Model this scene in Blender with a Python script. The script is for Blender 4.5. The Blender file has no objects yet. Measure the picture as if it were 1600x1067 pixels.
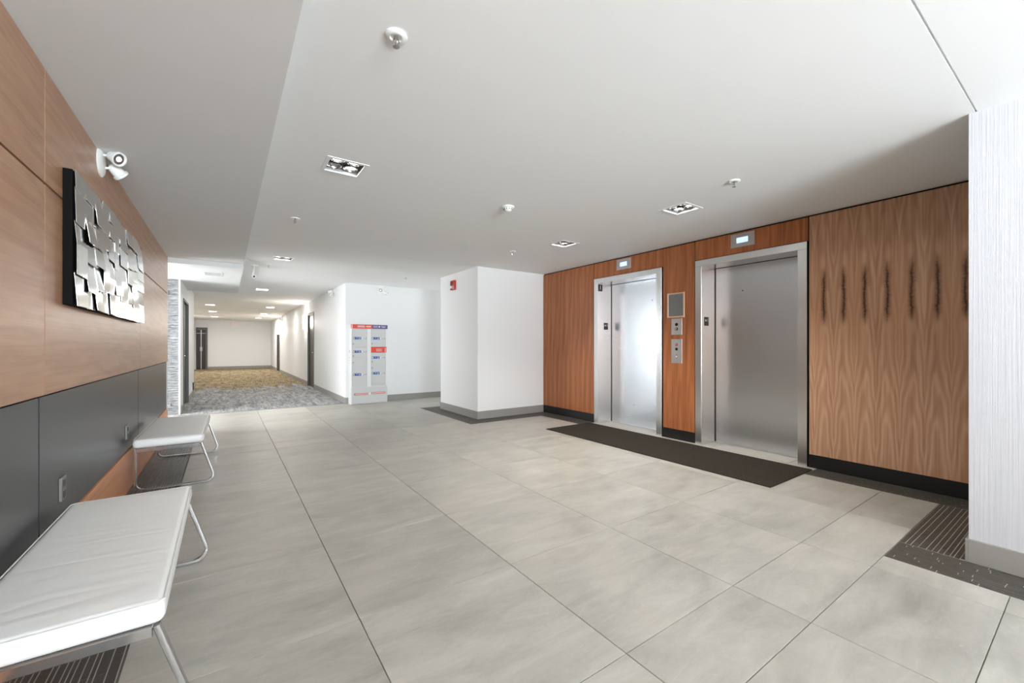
import bpy, bmesh, math, random
from mathutils import Vector, Matrix
R = random.Random(7)
sc = bpy.context.scene
C = sc.collection
PI = math.pi

# ------------------------------------------------------------------ camera, sky, daylight, exposure
cam_d = bpy.data.cameras.new('camera'); cam = bpy.data.objects.new('camera', cam_d); C.objects.link(cam)
cam.location = (0, 0, 1.2); cam.rotation_euler = (PI/2, 0, -0.6054)
cam_d.sensor_width = 36; cam_d.lens = 647.7/1600*36; cam_d.shift_y = 6.2/1600; cam_d.clip_start = 0.02; cam_d.clip_end = 200
sc.camera = cam
vs = sc.view_settings
vs.view_transform = 'Standard'; vs.look = 'None'; vs.gamma = 1; vs.use_curve_mapping = False
vs.exposure = 0.68
w = bpy.data.worlds.new('sky'); sc.world = w; w.use_nodes = True
wb = w.node_tree.nodes['Background']; wb.inputs[0].default_value = (0.86, 0.93, 1.0, 1); wb.inputs[1].default_value = 1.6

def area(name, loc, rot, sx, sy, power, col=(1, 1, 1), spread=PI):
    l = bpy.data.lights.new(name, 'AREA'); l.shape = 'RECTANGLE'; l.size = sx; l.size_y = sy
    l.energy = power; l.color = col; l.spread = spread
    o = bpy.data.objects.new(name, l); C.objects.link(o); o.location = loc; o.rotation_euler = rot
    return o
# front daylight doubling as added ceiling fill, tilted up behind the camera; daylight at the glazed entrance beyond the wood wall, and at
# the glazed end of the side passage behind the column
area('daylight_fill_front', (0.9, -4.85, 1.45), (PI/2+1.22, 0, 0), 2.8, 1.4, 1040, (0.84, 0.93, 1.0))
area('daylight_entrance', (-2.75, 8.3, 1.1), (PI/2-0.42, 0, -PI/2), 1.6, 2.0, 120, (0.94, 0.975, 1.0))
area('daylight_passage', (7.1, 8.1, 1.25), (PI/2, 0, PI/2), 1.5, 2.2, 28, (0.95, 0.98, 1.0))

# ------------------------------------------------------------------ materials
def lin(c):
    return tuple(((x/255)/12.92 if x/255 <= 0.04045 else ((x/255+0.055)/1.055)**2.4) for x in c[:3]) + (1,)
def mat(name, col, rough=0.5, metal=0.0, spec=0.5, emit=None, es=0.0, bump=0.0, bscale=200):
    m = bpy.data.materials.new(name); m.use_nodes = True
    b = m.node_tree.nodes['Principled BSDF']; N = m.node_tree.nodes; L = m.node_tree.links
    b.inputs['Base Color'].default_value = lin(col); b.inputs['Roughness'].default_value = rough
    b.inputs['Metallic'].default_value = metal; b.inputs['Specular IOR Level'].default_value = spec
    if emit: b.inputs['Emission Color'].default_value = lin(emit); b.inputs['Emission Strength'].default_value = es
    # slight procedural tone variation in everything
    tc = N.new('ShaderNodeTexCoord'); nz = N.new('ShaderNodeTexNoise'); nz.inputs['Scale'].default_value = bscale if bump else 6
    L.new(tc.outputs['Object'], nz.inputs['Vector'])
    if bump:
        bp = N.new('ShaderNodeBump'); bp.inputs['Strength'].default_value = bump; bp.inputs['Distance'].default_value = 0.002
        L.new(nz.outputs['Fac'], bp.inputs['Height']); L.new(bp.outputs[0], b.inputs['Normal'])
    elif not emit:
        rm = N.new('ShaderNodeMapRange'); rm.inputs['To Min'].default_value = max(0.02, rough*0.94); rm.inputs['To Max'].default_value = min(1, rough*1.06)
        L.new(nz.outputs['Fac'], rm.inputs['Value']); L.new(rm.outputs[0], b.inputs['Roughness'])
    return m

class NT:
    """small helper to write node graphs"""
    def __init__(s, name, rough=0.5, spec=0.5):
        s.m = bpy.data.materials.new(name); s.m.use_nodes = True; s.t = s.m.node_tree
        s.b = s.t.nodes['Principled BSDF']; s.b.inputs['Roughness'].default_value = rough; s.b.inputs['Specular IOR Level'].default_value = spec
    def n(s, t, **k):
        x = s.t.nodes.new('ShaderNode'+t)
        for a, v in k.items(): setattr(x, a, v)
        return x
    def l(s, a, b): s.t.links.new(a, b)
    def val(s, sock, v):
        if hasattr(v, 'is_output') or isinstance(v, bpy.types.NodeSocket): s.l(v, sock)
        else: sock.default_value = v
    def math(s, op, a, b=0.0, c=None):
        x = s.n('Math', operation=op); s.val(x.inputs[0], a); s.val(x.inputs[1], b)
        if c is not None: s.val(x.inputs[2], c)
        return x.outputs[0]
    def noise(s, vec, scale=5, detail=3, rough=0.5, dist=0.0):
        x = s.n('TexNoise'); s.l(vec, x.inputs['Vector']); x.inputs['Scale'].default_value = scale
        x.inputs['Detail'].default_value = detail; x.inputs['Roughness'].default_value = rough; x.inputs['Distortion'].default_value = dist
        return x.outputs['Fac']
    def comb(s, x, y, z):
        c = s.n('CombineXYZ'); s.val(c.inputs[0], x); s.val(c.inputs[1], y); s.val(c.inputs[2], z); return c.outputs[0]
    def sep(s, v):
        c = s.n('SeparateXYZ'); s.l(v, c.inputs[0]); return c.outputs
    def rng(s, v, a, b, c=0.0, d=1.0, smooth=False):
        x = s.n('MapRange'); x.interpolation_type = 'SMOOTHSTEP' if smooth else 'LINEAR'
        s.val(x.inputs['Value'], v)
        for k, q in (('From Min', a), ('From Max', b), ('To Min', c), ('To Max', d)): x.inputs[k].default_value = q
        return x.outputs[0]
    def mix(s, f, a, b, mode='MIX'):
        x = s.n('Mix', data_type='RGBA', blend_type=mode); s.val(x.inputs[0], f)
        s.val(x.inputs[6], lin(a) if isinstance(a, tuple) else a); s.val(x.inputs[7], lin(b) if isinstance(b, tuple) else b)
        return x.outputs[2]
    def coord(s, k='Object'):
        return s.n('TexCoord').outputs[k]
    def pos(s):
        return s.n('NewGeometry').outputs['Position']
    def rand(s): return s.n('ObjectInfo').outputs['Random']
    def bump(s, h, strength=0.3, dist=0.002):
        x = s.n('Bump'); x.inputs['Strength'].default_value = strength; x.inputs['Distance'].default_value = dist
        s.l(h, x.inputs['Height']); s.l(x.outputs[0], s.b.inputs['Normal'])
    def out(s, col): s.val(s.b.inputs['Base Color'], col); return s.m

def wood(name, along, cols, rough=0.4, leaf=0.155, figure=0.0, fine=1.0, spec=0.4, y_off=0.0, arc=0.25, along_f=1.0):
    """veneer: grain along 'Z' (book-matched leaves across Y) or along 'Y' (leaves across Z)"""
    g = NT(name, rough, spec); X, Y, Z = g.sep(g.pos())
    a, c = (Z, Y) if along == 'Z' else (Y, Z)
    pp = g.math('PINGPONG', g.math('ADD', c, 10*leaf + y_off), leaf)
    r = g.math('MULTIPLY', g.rand(), 7.0)
    wob = g.noise(g.comb(g.math('MULTIPLY', pp, 9.0), g.math('MULTIPLY', a, 1.6*along_f), r), 1.0, 2, 0.5)
    pc = g.math('SUBTRACT', pp, leaf/2)
    ring = g.math('ADD', g.math('ADD', g.math('MULTIPLY', g.math('MULTIPLY', pc, pc), 5.0/(leaf*leaf)*arc), g.math('MULTIPLY', a, 1.6*arc)), g.math('MULTIPLY', wob, 2.2))
    ring = g.math('ADD', ring, g.math('MULTIPLY', c, 9.0*(1.0-arc)))
    band = g.math('SINE', g.math('MULTIPLY', ring, 6.283*1.3))
    band = g.rng(band, -1, 1, 0, 1)
    fib = g.noise(g.comb(g.math('MULTIPLY', c, 240.0), g.math('MULTIPLY', a, 3.0), r), 1.0, 3, 0.6)
    streak = g.noise(g.comb(g.math('MULTIPLY', c, 44.0), g.math('MULTIPLY', a, 0.45), r), 1.0, 4, 0.65)
    cloud = g.noise(g.comb(g.math('MULTIPLY', pp, 14.0), g.math('MULTIPLY', a, 1.1), r), 1.0, 2, 0.5)
    f = g.math('ADD', g.math('MULTIPLY', band, 0.28*fine), g.math('ADD', g.math('MULTIPLY', streak, 0.55), g.math('MULTIPLY', fib, 0.35)))
    f = g.rng(f, 0.30, 0.88)
    col = g.mix(f, cols[0], cols[1])
    col = g.mix(g.math('MULTIPLY', g.rng(cloud, 0.45, 0.75), 0.55), col, cols[2])
    if figure:
        wb_ = g.noise(g.comb(g.math('MULTIPLY', pp, 1.0), g.math('MULTIPLY', a, 7.0), 3.3), 1.0, 3, 0.6)
        d = g.math('ABSOLUTE', g.math('ADD', g.math('SUBTRACT', pp, leaf/2), g.math('MULTIPLY', g.math('SUBTRACT', wb_, 0.5), 0.032)))
        rag = g.noise(g.comb(g.math('MULTIPLY', c, 60.0), g.math('MULTIPLY', a, 60.0), 1.0), 1.0, 2, 0.6)
        d = g.math('SUBTRACT', d, g.math('MULTIPLY', g.math('SUBTRACT', rag, 0.5), 0.020))
        core = g.rng(d, 0.000, 0.011, 1, 0, True)
        halo = g.rng(d, 0.004, 0.034, 1, 0, True)
        zm = g.math('MULTIPLY', g.rng(a, 1.36, 1.52, 0, 1, True), g.rng(a, 1.80, 1.98, 1, 0, True))
        col = g.mix(g.math('MULTIPLY', g.math('MULTIPLY', halo, zm), 0.75), col, cols[3])
        col = g.mix(g.math('MULTIPLY', g.math('MULTIPLY', core, zm), 0.85*figure), col, cols[4])
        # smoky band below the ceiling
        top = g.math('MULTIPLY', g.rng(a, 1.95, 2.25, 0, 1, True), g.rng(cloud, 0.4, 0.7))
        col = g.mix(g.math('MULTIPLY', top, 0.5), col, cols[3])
    g.bump(fib, 0.08, 0.001)
    return g.out(col)

M = {}
M['paint'] = mat('white_wall_paint', (234, 234, 233), 0.6, bump=0.05, bscale=300)
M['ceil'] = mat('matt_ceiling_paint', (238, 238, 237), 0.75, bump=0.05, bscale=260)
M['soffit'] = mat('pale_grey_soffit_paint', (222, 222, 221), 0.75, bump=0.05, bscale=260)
M['base'] = mat('grey_baseboard', (150, 148, 143), 0.45)
M['black'] = mat('black_laminate', (26, 26, 27), 0.45)
M['gap'] = mat('joint_dark', (20, 14, 11), 0.8)
M['trimwhite'] = mat('white_gloss_trim', (232, 232, 232), 0.35)
M['woodR'] = wood('walnut_veneer', 'Z', ((126, 72, 40), (212, 136, 86), (158, 94, 56)), rough=0.36, leaf=0.16, fine=0.45, along_f=0.45)
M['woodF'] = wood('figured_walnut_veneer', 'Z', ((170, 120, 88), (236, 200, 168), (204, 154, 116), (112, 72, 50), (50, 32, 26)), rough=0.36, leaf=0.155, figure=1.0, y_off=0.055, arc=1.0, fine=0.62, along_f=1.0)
M['woodL'] = wood('pale_horizontal_veneer', 'Y', ((158, 112, 82), (202, 164, 132), (174, 126, 98)), rough=0.34, leaf=0.47, fine=0.5, spec=0.55)
M['kick'] = wood('kick_board_veneer', 'Y', ((206, 134, 92), (236, 178, 134), (218, 150, 108)), rough=0.4, leaf=0.4, fine=0.4)
M['dark'] = mat('charcoal_panel', (66, 66, 68), 0.30, bump=0.02, bscale=40)
M['porc'] = mat('white_plastic', (232, 233, 230), 0.35)
M['chrome'] = mat('chrome', (205, 205, 205), 0.12, 1.0)
M['alu'] = mat('satin_aluminium', (196, 192, 190), 0.35, 0.85)
M['blackplastic'] = mat('black_plastic', (22, 22, 22), 0.4)
M['red'] = mat('red_plastic', (176, 52, 46), 0.4)
M['darkred'] = mat('dark_red_plastic', (120, 34, 30), 0.5)
M['greyplate'] = mat('grey_metal_plate', (132, 130, 124), 0.4, 0.4)
M['mattblack'] = mat('matt_black_box', (12, 12, 12), 0.85, spec=0.15)
M['palepink'] = mat('faded_pink_sticker', (222, 176, 170), 0.55)
M['lockred'] = mat('red_vinyl', (226, 74, 52), 0.5)
M['lockpurple'] = mat('purple_vinyl', (104, 92, 140), 0.5)
M['lockblue'] = mat('blue_vinyl', (44, 80, 156), 0.5)
M['lockbody'] = mat('pale_grey_powder_coat', (216, 217, 218), 0.45)
M['lockdoor'] = mat('light_grey_door', (206, 207, 205), 0.45)
M['pinkred'] = mat('faded_red_vinyl', (206, 104, 104), 0.55)
M['greydoorframe'] = mat('grey_painted_frame', (100, 99, 96), 0.5)
M['darkdoor'] = mat('dark_brown_door', (44, 38, 34), 0.45)
M['threshold'] = mat('grey_threshold', (140, 140, 140), 0.4, 0.6)
M['stone'] = None
M['glow'] = mat('lamp_lens', (255, 255, 255), 0.4, emit=(255, 252, 245), es=14)
M['deadlens'] = mat('unlit_lamp_lens', (120, 118, 116), 0.15, 0.6)
M['panelglow'] = mat('led_diffuser', (255, 255, 255), 0.4, emit=(255, 252, 246), es=7)
M['sconceglow'] = mat('sconce_glass', (255, 250, 240), 0.4, emit=(255, 244, 226), es=9)
M['lcd'] = mat('backlit_display', (150, 180, 230), 0.3, emit=(176, 205, 255), es=0.9)
M['lcdtext'] = mat('display_glyph', (150, 175, 215), 0.3, emit=(225, 238, 255), es=1.0)
M['exitglow'] = mat('exit_letters', (226, 160, 156), 0.4, emit=(232, 160, 156), es=0.35)
M['noticeframe'] = mat('champagne_frame', (214, 182, 156), 0.35, 0.5)
M['noticeglass'] = mat('grey_glazed_notice', (124, 124, 122), 0.15)
M['leatherW'] = None

def leather():
    g = NT('white_leather', 0.42, 0.5); v = g.coord(); X, Y, Z = g.sep(v)
    # soft sag creases running across the cushion, plus fine pore relief
    q = g.noise(g.comb(g.math('MULTIPLY', X, 1.4), g.math('MULTIPLY', Y, 7.0), 0.0), 1.0, 1, 0.4, 0.3)
    s = g.math('POWER', g.math('ABSOLUTE', g.math('SINE', g.math('MULTIPLY', q, 16.0))), 1.0)
    fine = g.noise(v, 420, 2, 0.5)
    h = g.math('ADD', g.math('MULTIPLY', s, 0.5), g.math('MULTIPLY', fine, 0.10))
    g.bump(h, 0.24, 0.010)
    return g.out(lin((234, 234, 231)))
M['leatherW'] = leather()

def brushed(name, col, rough, an=0.75, rot=0.0, horizontal=False):
    g = NT(name, rough); X, Y, Z = g.sep(g.pos())
    g.b.inputs['Metallic'].default_value = 1.0
    g.b.inputs['Anisotropic'].default_value = an
    g.b.inputs['Anisotropic Rotation'].default_value = rot
    tan = g.n('Tangent', direction_type='RADIAL', axis='Z'); g.l(tan.outputs[0], g.b.inputs['Tangent'])
    f = g.noise(g.comb(g.math('MULTIPLY', Y, 2.0), g.math('MULTIPLY', X, 2.0), g.math('MULTIPLY', Z, 14.0)), 1.0, 3, 0.6)
    g.l(g.rng(f, 0.3, 0.7, rough*0.985, rough*1.015), g.b.inputs['Roughness'])
    return g.out(lin(col))
M['steel'] = brushed('brushed_steel_door', (222, 227, 233), 0.27, 0.55, 0.25)
M['steelF'] = brushed('brushed_steel_frame', (234, 236, 237), 0.26, 0.5, 0.25)
M['mirror'] = mat('mirror_plate', (226, 226, 225), 0.16, 1.0)

def tile_mat():
    g = NT('concrete_look_porcelain', 0.42, 0.5); v = g.pos(); r = g.rand()
    X, Y, Z = g.sep(v); off = g.math('MULTIPLY', r, 37.0)
    p = g.comb(g.math('ADD', X, off), g.math('ADD', Y, g.math('MULTIPLY', off, 1.7)), off)
    c1 = g.noise(p, 1.5, 5, 0.6, 0.4)
    pst = g.comb(g.math('MULTIPLY', g.math('ADD', X, off), 1.0), g.math('MULTIPLY', g.math('ADD', Y, off), 3.6), off)
    c2 = g.noise(pst, 2.2, 5, 0.68, 0.6)
    c3 = g.noise(p, 60, 3, 0.6)
    f = g.math('ADD', g.math('MULTIPLY', c1, 0.45), g.math('ADD', g.math('MULTIPLY', c2, 0.5), g.math('MULTIPLY', c3, 0.08)))
    f = g.rng(f, 0.34, 0.70)
    col = g.mix(f, (146, 143, 134), (194, 191, 182))
    scr = g.rng(g.noise(pst, 9, 6, 0.8, 1.2), 0.60, 0.72)
    col = g.mix(g.math('MULTIPLY', scr, 0.45), col, (204, 200, 192))
    col = g.mix(g.math('MULTIPLY', g.rng(c1, 0.5, 0.8), 0.3), col, (160, 142, 124))
    tone = g.rng(r, 0, 1, -0.05, 0.05)
    hs = g.n('HueSaturation'); hs.inputs['Saturation'].default_value = 1.0
    g.l(g.math('ADD', tone, 1.0), hs.inputs['Value']); g.l(col, hs.inputs['Color'])
    g.l(g.rng(c2, 0.3, 0.7, 0.36, 0.50), g.b.inputs['Roughness'])
    g.bump(g.math('ADD', c3, g.math('MULTIPLY', c2, 0.5)), 0.06, 0.002)
    return g.out(hs.outputs[0])
M['tile'] = tile_mat()
M['grout'] = mat('dark_grout', (116, 110, 101), 0.9)
M['mgrout'] = mat('pale_mosaic_grout', (186, 181, 170), 0.9)
def mosaic_mat():
    g = NT('charcoal_mosaic_stick', 0.42); v = g.coord('Object'); w_ = g.pos()
    f = g.noise(w_, 22, 4, 0.6); rr = g.n('TexWhiteNoise'); 
    return g.out(g.mix(f, (58, 55, 51), (88, 84, 78)))
M['stick'] = mosaic_mat()

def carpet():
    g = NT('sconce_tinted_streaked_carpet', 0.95, 0.1); X, Y, Z = g.sep(g.pos())
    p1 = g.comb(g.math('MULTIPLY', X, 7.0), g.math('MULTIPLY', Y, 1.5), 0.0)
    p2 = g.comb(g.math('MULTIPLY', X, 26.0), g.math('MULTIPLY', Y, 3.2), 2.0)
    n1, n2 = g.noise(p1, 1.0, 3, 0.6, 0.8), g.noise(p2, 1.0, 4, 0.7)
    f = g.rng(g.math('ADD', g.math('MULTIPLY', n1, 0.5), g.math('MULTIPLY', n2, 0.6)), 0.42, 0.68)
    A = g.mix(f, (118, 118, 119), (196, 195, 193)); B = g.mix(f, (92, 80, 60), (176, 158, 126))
    # grey turns tan farther back: warm sconce light painted into the carpet colour
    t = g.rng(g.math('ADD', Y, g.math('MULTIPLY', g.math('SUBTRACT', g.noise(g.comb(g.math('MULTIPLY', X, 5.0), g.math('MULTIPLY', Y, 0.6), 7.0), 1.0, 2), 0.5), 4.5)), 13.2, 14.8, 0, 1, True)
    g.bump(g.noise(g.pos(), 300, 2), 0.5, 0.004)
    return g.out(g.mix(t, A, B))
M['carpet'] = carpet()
def mat_mat():
    g = NT('brown_entrance_mat', 0.95, 0.15)
    f = g.noise(g.pos(), 90, 5, 0.8); f2 = g.noise(g.pos(), 3, 2)
    col = g.mix(g.rng(f, 0.35, 0.68), (24, 22, 19), (78, 70, 60))
    col = g.mix(g.math('MULTIPLY', g.rng(f2, 0.35, 0.65), 0.35), col, (50, 47, 44))
    g.bump(f, 0.8, 0.006)
    return g.out(col)
M['matpile'] = mat_mat()
def ribbed():
    g = NT('white_ribbed_wallcovering', 0.6, 0.3); X, Y, Z = g.sep(g.pos())
    u = g.math('ADD', g.math('MULTIPLY', Y, 1.0), g.math('MULTIPLY', X, 1.0))
    n = g.noise(g.comb(g.math('MULTIPLY', u, 150.0), g.math('MULTIPLY', Z, 1.4), 0.0), 1.0, 3, 0.5)
    n2 = g.noise(g.comb(g.math('MULTIPLY', u, 420.0), g.math('MULTIPLY', Z, 6.0), 4.0), 1.0, 2, 0.5)
    g.bump(g.math('ADD', g.math('MULTIPLY', n, 0.9), g.math('MULTIPLY', n2, 0.3)), 0.28, 0.006)
    return g.out(g.mix(g.rng(n, 0.3, 0.7), (196, 198, 202), (206, 207, 211)))
M['ribbed'] = ribbed()
def stone():
    g = NT('pale_ledge_stone', 0.85, 0.3); v = g.pos(); X, Y, Z = g.sep(v)
    p = g.comb(g.math('MULTIPLY', X, 9.0), g.math('MULTIPLY', Y, 9.0), g.math('MULTIPLY', Z, 60.0))
    f = g.noise(p, 1.0, 4, 0.65)
    g.bump(f, 0.6, 0.01)
    return g.out(g.mix(g.rng(f, 0.35, 0.65), (104, 104, 105), (168, 168, 168)))
M['stone'] = stone()
def glassmat():
    m = bpy.data.materials.new('window_glass'); m.use_nodes = True; t = m.node_tree; t.nodes.clear()
    o = t.nodes.new('ShaderNodeOutputMaterial'); mx = t.nodes.new('ShaderNodeMixShader'); tr = t.nodes.new('ShaderNodeBsdfTransparent')
    gl = t.nodes.new('ShaderNodeBsdfGlossy'); gl.inputs['Roughness'].default_value = 0.02
    lw = t.nodes.new('ShaderNodeFresnel'); lw.inputs[0].default_value = 1.3
    t.links.new(lw.outputs[0], mx.inputs[0]); t.links.new(tr.outputs[0], mx.inputs[1]); t.links.new(gl.outputs[0], mx.inputs[2]); t.links.new(mx.outputs[0], o.inputs[0])
    return m
M['glass'] = glassmat()

# ------------------------------------------------------------------ mesh helpers
class MB:
    def __init__(s, off=(0, 0, 0)): s.bm = bmesh.new(); s.off = Vector(off)
    def box(s, x0, x1, y0, y1, z0, z1, bev=0.0, seg=2, rot=None):
        b = bmesh.new(); bmesh.ops.create_cube(b, size=1.0)
        c = Vector(((x0+x1)/2, (y0+y1)/2, (z0+z1)/2)); d = (abs(x1-x0), abs(y1-y0), abs(z1-z0))
        for v in b.verts: v.co = Vector((v.co.x*d[0], v.co.y*d[1], v.co.z*d[2]))
        if bev > 0: bmesh.ops.bevel(b, geom=b.edges[:], offset=min(bev, min(d)*0.45), segments=seg, profile=0.5, affect='EDGES')
        for v in b.verts:
            if rot is not None: v.co = rot @ v.co
            v.co += c - s.off
        s._add(b); return s
    def _add(s, b):
        me = bpy.data.meshes.new('t'); b.to_mesh(me); b.free(); s.bm.from_mesh(me); bpy.data.meshes.remove(me)
    def tube(s, pts, r, seg=12, sub=0, flat=None):
        """round (or flat = (ra, rb)) bar swept along points"""
        P = [Vector(p)-s.off for p in pts]; n = len(P); rings = []
        up0 = None
        for i, p in enumerate(P):
            t = (P[min(i+1, n-1)]-P[max(i-1, 0)]).normalized()
            if up0 is None:
                up0 = Vector((0, 1, 0)) if abs(t.y) < 0.9 else Vector((1, 0, 0))
            a = (up0 - t*up0.dot(t)).normalized(); b = t.cross(a); up0 = a
            ra, rb = flat if flat else (r, r)
            k = []
            for j in range(seg):
                an = 2*PI*j/seg
                if flat:
                    ca, sa = math.cos(an), math.sin(an); e = 0.35
                    ca = math.copysign(abs(ca)**e, ca); sa = math.copysign(abs(sa)**e, sa)
                else: ca, sa = math.cos(an), math.sin(an)
                k.append(s.bm.verts.new(p + a*ra*ca + b*rb*sa))
            rings.append(k)
        for i in range(n-1):
            for j in range(seg):
                s.bm.faces.new((rings[i][j], rings[i][(j+1) % seg], rings[i+1][(j+1) % seg], rings[i+1][j]))
        s.bm.faces.new(rings[0][::-1]); s.bm.faces.new(rings[-1]); return s
    def lathe(s, prof, c, axis=(0, 0, 1), seg=24, sc2=(1, 1)):
        """profile [(r, h)] turned about axis through c; sc2 squashes the two radial directions"""
        ax = Vector(axis).normalized(); u = Vector((0, 0, 1)) if abs(ax.z) < 0.9 else Vector((1, 0, 0))
        a = (u - ax*u.dot(ax)).normalized(); b = ax.cross(a); c = Vector(c)-s.off; rings = []
        for r, h in prof:
            rings.append([s.bm.verts.new(c + ax*h + a*max(r, 1e-4)*sc2[0]*math.cos(2*PI*j/seg) + b*max(r, 1e-4)*sc2[1]*math.sin(2*PI*j/seg)) for j in range(seg)])
        for i in range(len(rings)-1):
            for j in range(seg):
                s.bm.faces.new((rings[i][j], rings[i][(j+1) % seg], rings[i+1][(j+1) % seg], rings[i+1][j]))
        s.bm.faces.new(rings[0][::-1]); s.bm.faces.new(rings[-1]); return s
    def poly(s, pts, d):
        """flat polygon extruded along vector d"""
        P = [Vector(p)-s.off for p in pts]; d = Vector(d)
        a = [s.bm.verts.new(p) for p in P]; b = [s.bm.verts.new(p+d) for p in P]
        s.bm.faces.new(a[::-1]); s.bm.faces.new(b)
        for i in range(len(P)): s.bm.faces.new((a[i], a[(i+1) % len(P)], b[(i+1) % len(P)], b[i]))
        return s
    def mesh(s, name, m, smooth=False):
        bmesh.ops.recalc_face_normals(s.bm, faces=s.bm.faces[:])
        me = bpy.data.meshes.new(name); s.bm.to_mesh(me); s.bm.free(); me.materials.append(m)
        if smooth:
            for p in me.polygons: p.use_smooth = True
            me.set_sharp_from_angle(angle=math.radians(38))
        return me
def link(name, me, parent=None):
    o = bpy.data.objects.new(name, me); C.objects.link(o); o.parent = parent; return o
def part(name, mb, m, parent, smooth=False, label=None, kind=None):
    o = link(name, mb.mesh(name, m, smooth), parent)
    if label: o['label'] = label
    if kind: o['kind'] = kind
    return o
def tag(o, label, cat, group=None, kind=None):
    o['label'] = label; o['category'] = cat
    if group: o['group'] = group
    if kind: o['kind'] = kind
    return o
def thing(name, label, cat, loc, rz=0, group=None, kind=None):
    o = bpy.data.objects.new(name, None); C.objects.link(o); o.empty_display_size = 0.1
    o.location = loc; o.rotation_euler = (0, 0, rz); return tag(o, label, cat, group, kind)
def struct(name, mb, m, label, smooth=False, parent=None, cat='wall'):
    o = link(name, mb.mesh(name, m, smooth), parent); o['label'] = label; o['kind'] = 'structure'; o['category'] = cat
    return o
def dup(o, parent=None):
    c = o.copy(); C.objects.link(c); c.parent = parent
    for ch in [x for x in allobj if x.parent == o]: dup(ch, c)
    return c
allobj = []
def copy_thing(root, loc, rz, label):
    global allobj
    allobj = list(C.objects); r = dup(root); r.location = loc; r.rotation_euler = (0, 0, rz); r['label'] = label
    return r
TXT = []
def text(name, s, size, loc, rot, m, parent, ext=0.0008, align='CENTER'):
    cu = bpy.data.curves.new(name, 'FONT'); cu.body = s; cu.size = size; cu.extrude = ext; cu.align_x = align; cu.align_y = 'CENTER'
    cu.materials.append(m); o = bpy.data.objects.new(name, cu); C.objects.link(o); o.parent = parent
    o.location = loc; o.rotation_euler = rot
    dg = bpy.context.evaluated_depsgraph_get(); dg.update()
    me = bpy.data.meshes.new_from_object(o.evaluated_get(dg)); me.name = name
    bpy.data.objects.remove(o); o = link(name, me, parent); o.location = loc; o.rotation_euler = rot
    return o

XL, XE, XC, XP, XCOL = -0.651, 4.739, 2.033, 3.40, 3.375
ZC, ZC2, ZS, ZS2 = 2.487, 2.487, 2.418, 2.347
YJ, YA = 0.422, 5.92

# ------------------------------------------------------------------ floor and its tiles
fl = struct('floor', MB().box(-3.0, 7.2, -4.6, 9.2, -0.12, -0.005).box(-1.35, 2.2, 9.2, 26.1, -0.12, -0.005), M['grout'], 'lobby floor slab with dark grout joints under large concrete-look tiles', cat='floor')
T = 0.8008; X0, Y0 = 0.485, 2.677
regions = [(-0.32, 3.09, -4.5, 0.74), (-0.32, 4.45, 0.74, 5.54), (-0.32, 3.075, 5.54, 7.55), (-0.32, 7.0, 7.55, 9.0),
           (4.45, 4.739, 1.63, 4.585), (-2.9, -0.32, 7.42, 9.2), (XE, 5.03, 1.79, 2.815), (XE, 5.03, 3.45, 4.505)]
GAP = 0.0016
full = MB().box(-T/2+GAP, T/2-GAP, -T/2+GAP, T/2-GAP, -0.008, 0.0, 0.0012, 1).mesh('floor_tile', M['tile'])
for (rx0, rx1, ry0, ry1) in regions:
    i0, i1 = math.floor((rx0-X0)/T), math.floor((rx1-X0)/T)
    j0, j1 = math.floor((ry0-Y0)/T), math.floor((ry1-Y0)/T)
    for i in range(i0, i1+1):
        for j in range(j0, j1+1):
            a0, a1 = max(X0+i*T, rx0), min(X0+(i+1)*T, rx1); b0, b1 = max(Y0+j*T, ry0), min(Y0+(j+1)*T, ry1)
            if a1-a0 < 0.015 or b1-b0 < 0.015: continue
            if a1-a0 > T-0.001 and b1-b0 > T-0.001:
                o = link('floor_tile', full, fl); o.location = (X0+(i+.5)*T, Y0+(j+.5)*T, 0)
            else:
                o = link('floor_tile', MB((a0, b0, 0)).box(a0+GAP, a1-GAP, b0+GAP, b1-GAP, -0.008, 0.0, 0.0012, 1).mesh('floor_tile', M['tile']), fl); o.location = (a0, b0, 0)

def sticks(x0, x1, y0, y1, along):
    """random-length narrow mosaic sticks filling a rectangle"""
    out = []; p0, p1 = (x0, x1) if along == 'Y' else (y0, y1); q0, q1 = (y0, y1) if along == 'Y' else (x0, x1)
    p = p0
    while p < p1-0.008:
        wd = R.choice((0.016, 0.024, 0.034, 0.024)); wd = min(wd, p1-p)
        if p1-(p+wd) < 0.010: wd = p1-p
        q = q0 - R.uniform(0, 0.25)
        while q < q1-0.004:
            ln = R.choice((0.11, 0.15, 0.22, 0.30)); a, b = max(q, q0), min(q+ln, q1)
            if b-a > 0.012: out.append((p+0.0019, p+wd-0.0019, a+0.002, b-0.002) if along == 'Y' else (a+0.002, b-0.002, p+0.0019, p+wd-0.0019))
            q += ln
        p += wd
    return out
def mosaic(x0, x1, y0, y1, along, single=False):
    bd = part('mosaic_border', MB().box(x0, x1, y0, y1, -0.010, -0.0022), M['mgrout'], fl, label='pale grout bed of the dark mosaic border')
    S = sticks(x0, x1, y0, y1, along)
    if single:
        for (a, b, c, d) in S:
            o = link('mosaic_tile', MB((a, c, 0)).box(a, b, c, d, -0.006, 0.0, 0.0008, 1).mesh('mosaic_tile', M['stick']), bd); o.location = (a, c, 0)
    else:
        mb = MB()
        for (a, b, c, d) in S: 
            v = [mb.bm.verts.new((x, y, z)) for z in (-0.006, 0.0) for x, y in ((a, c), (b, c), (b, d), (a, d))]
            for f in ((4, 5, 6, 7), (0, 1, 5, 4), (1, 2, 6, 5), (2, 3, 7, 6), (3, 0, 4, 7)): mb.bm.faces.new([v[k] for k in f])
        part('mosaic_sticks', mb, M['stick'], bd, kind='stuff')
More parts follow.
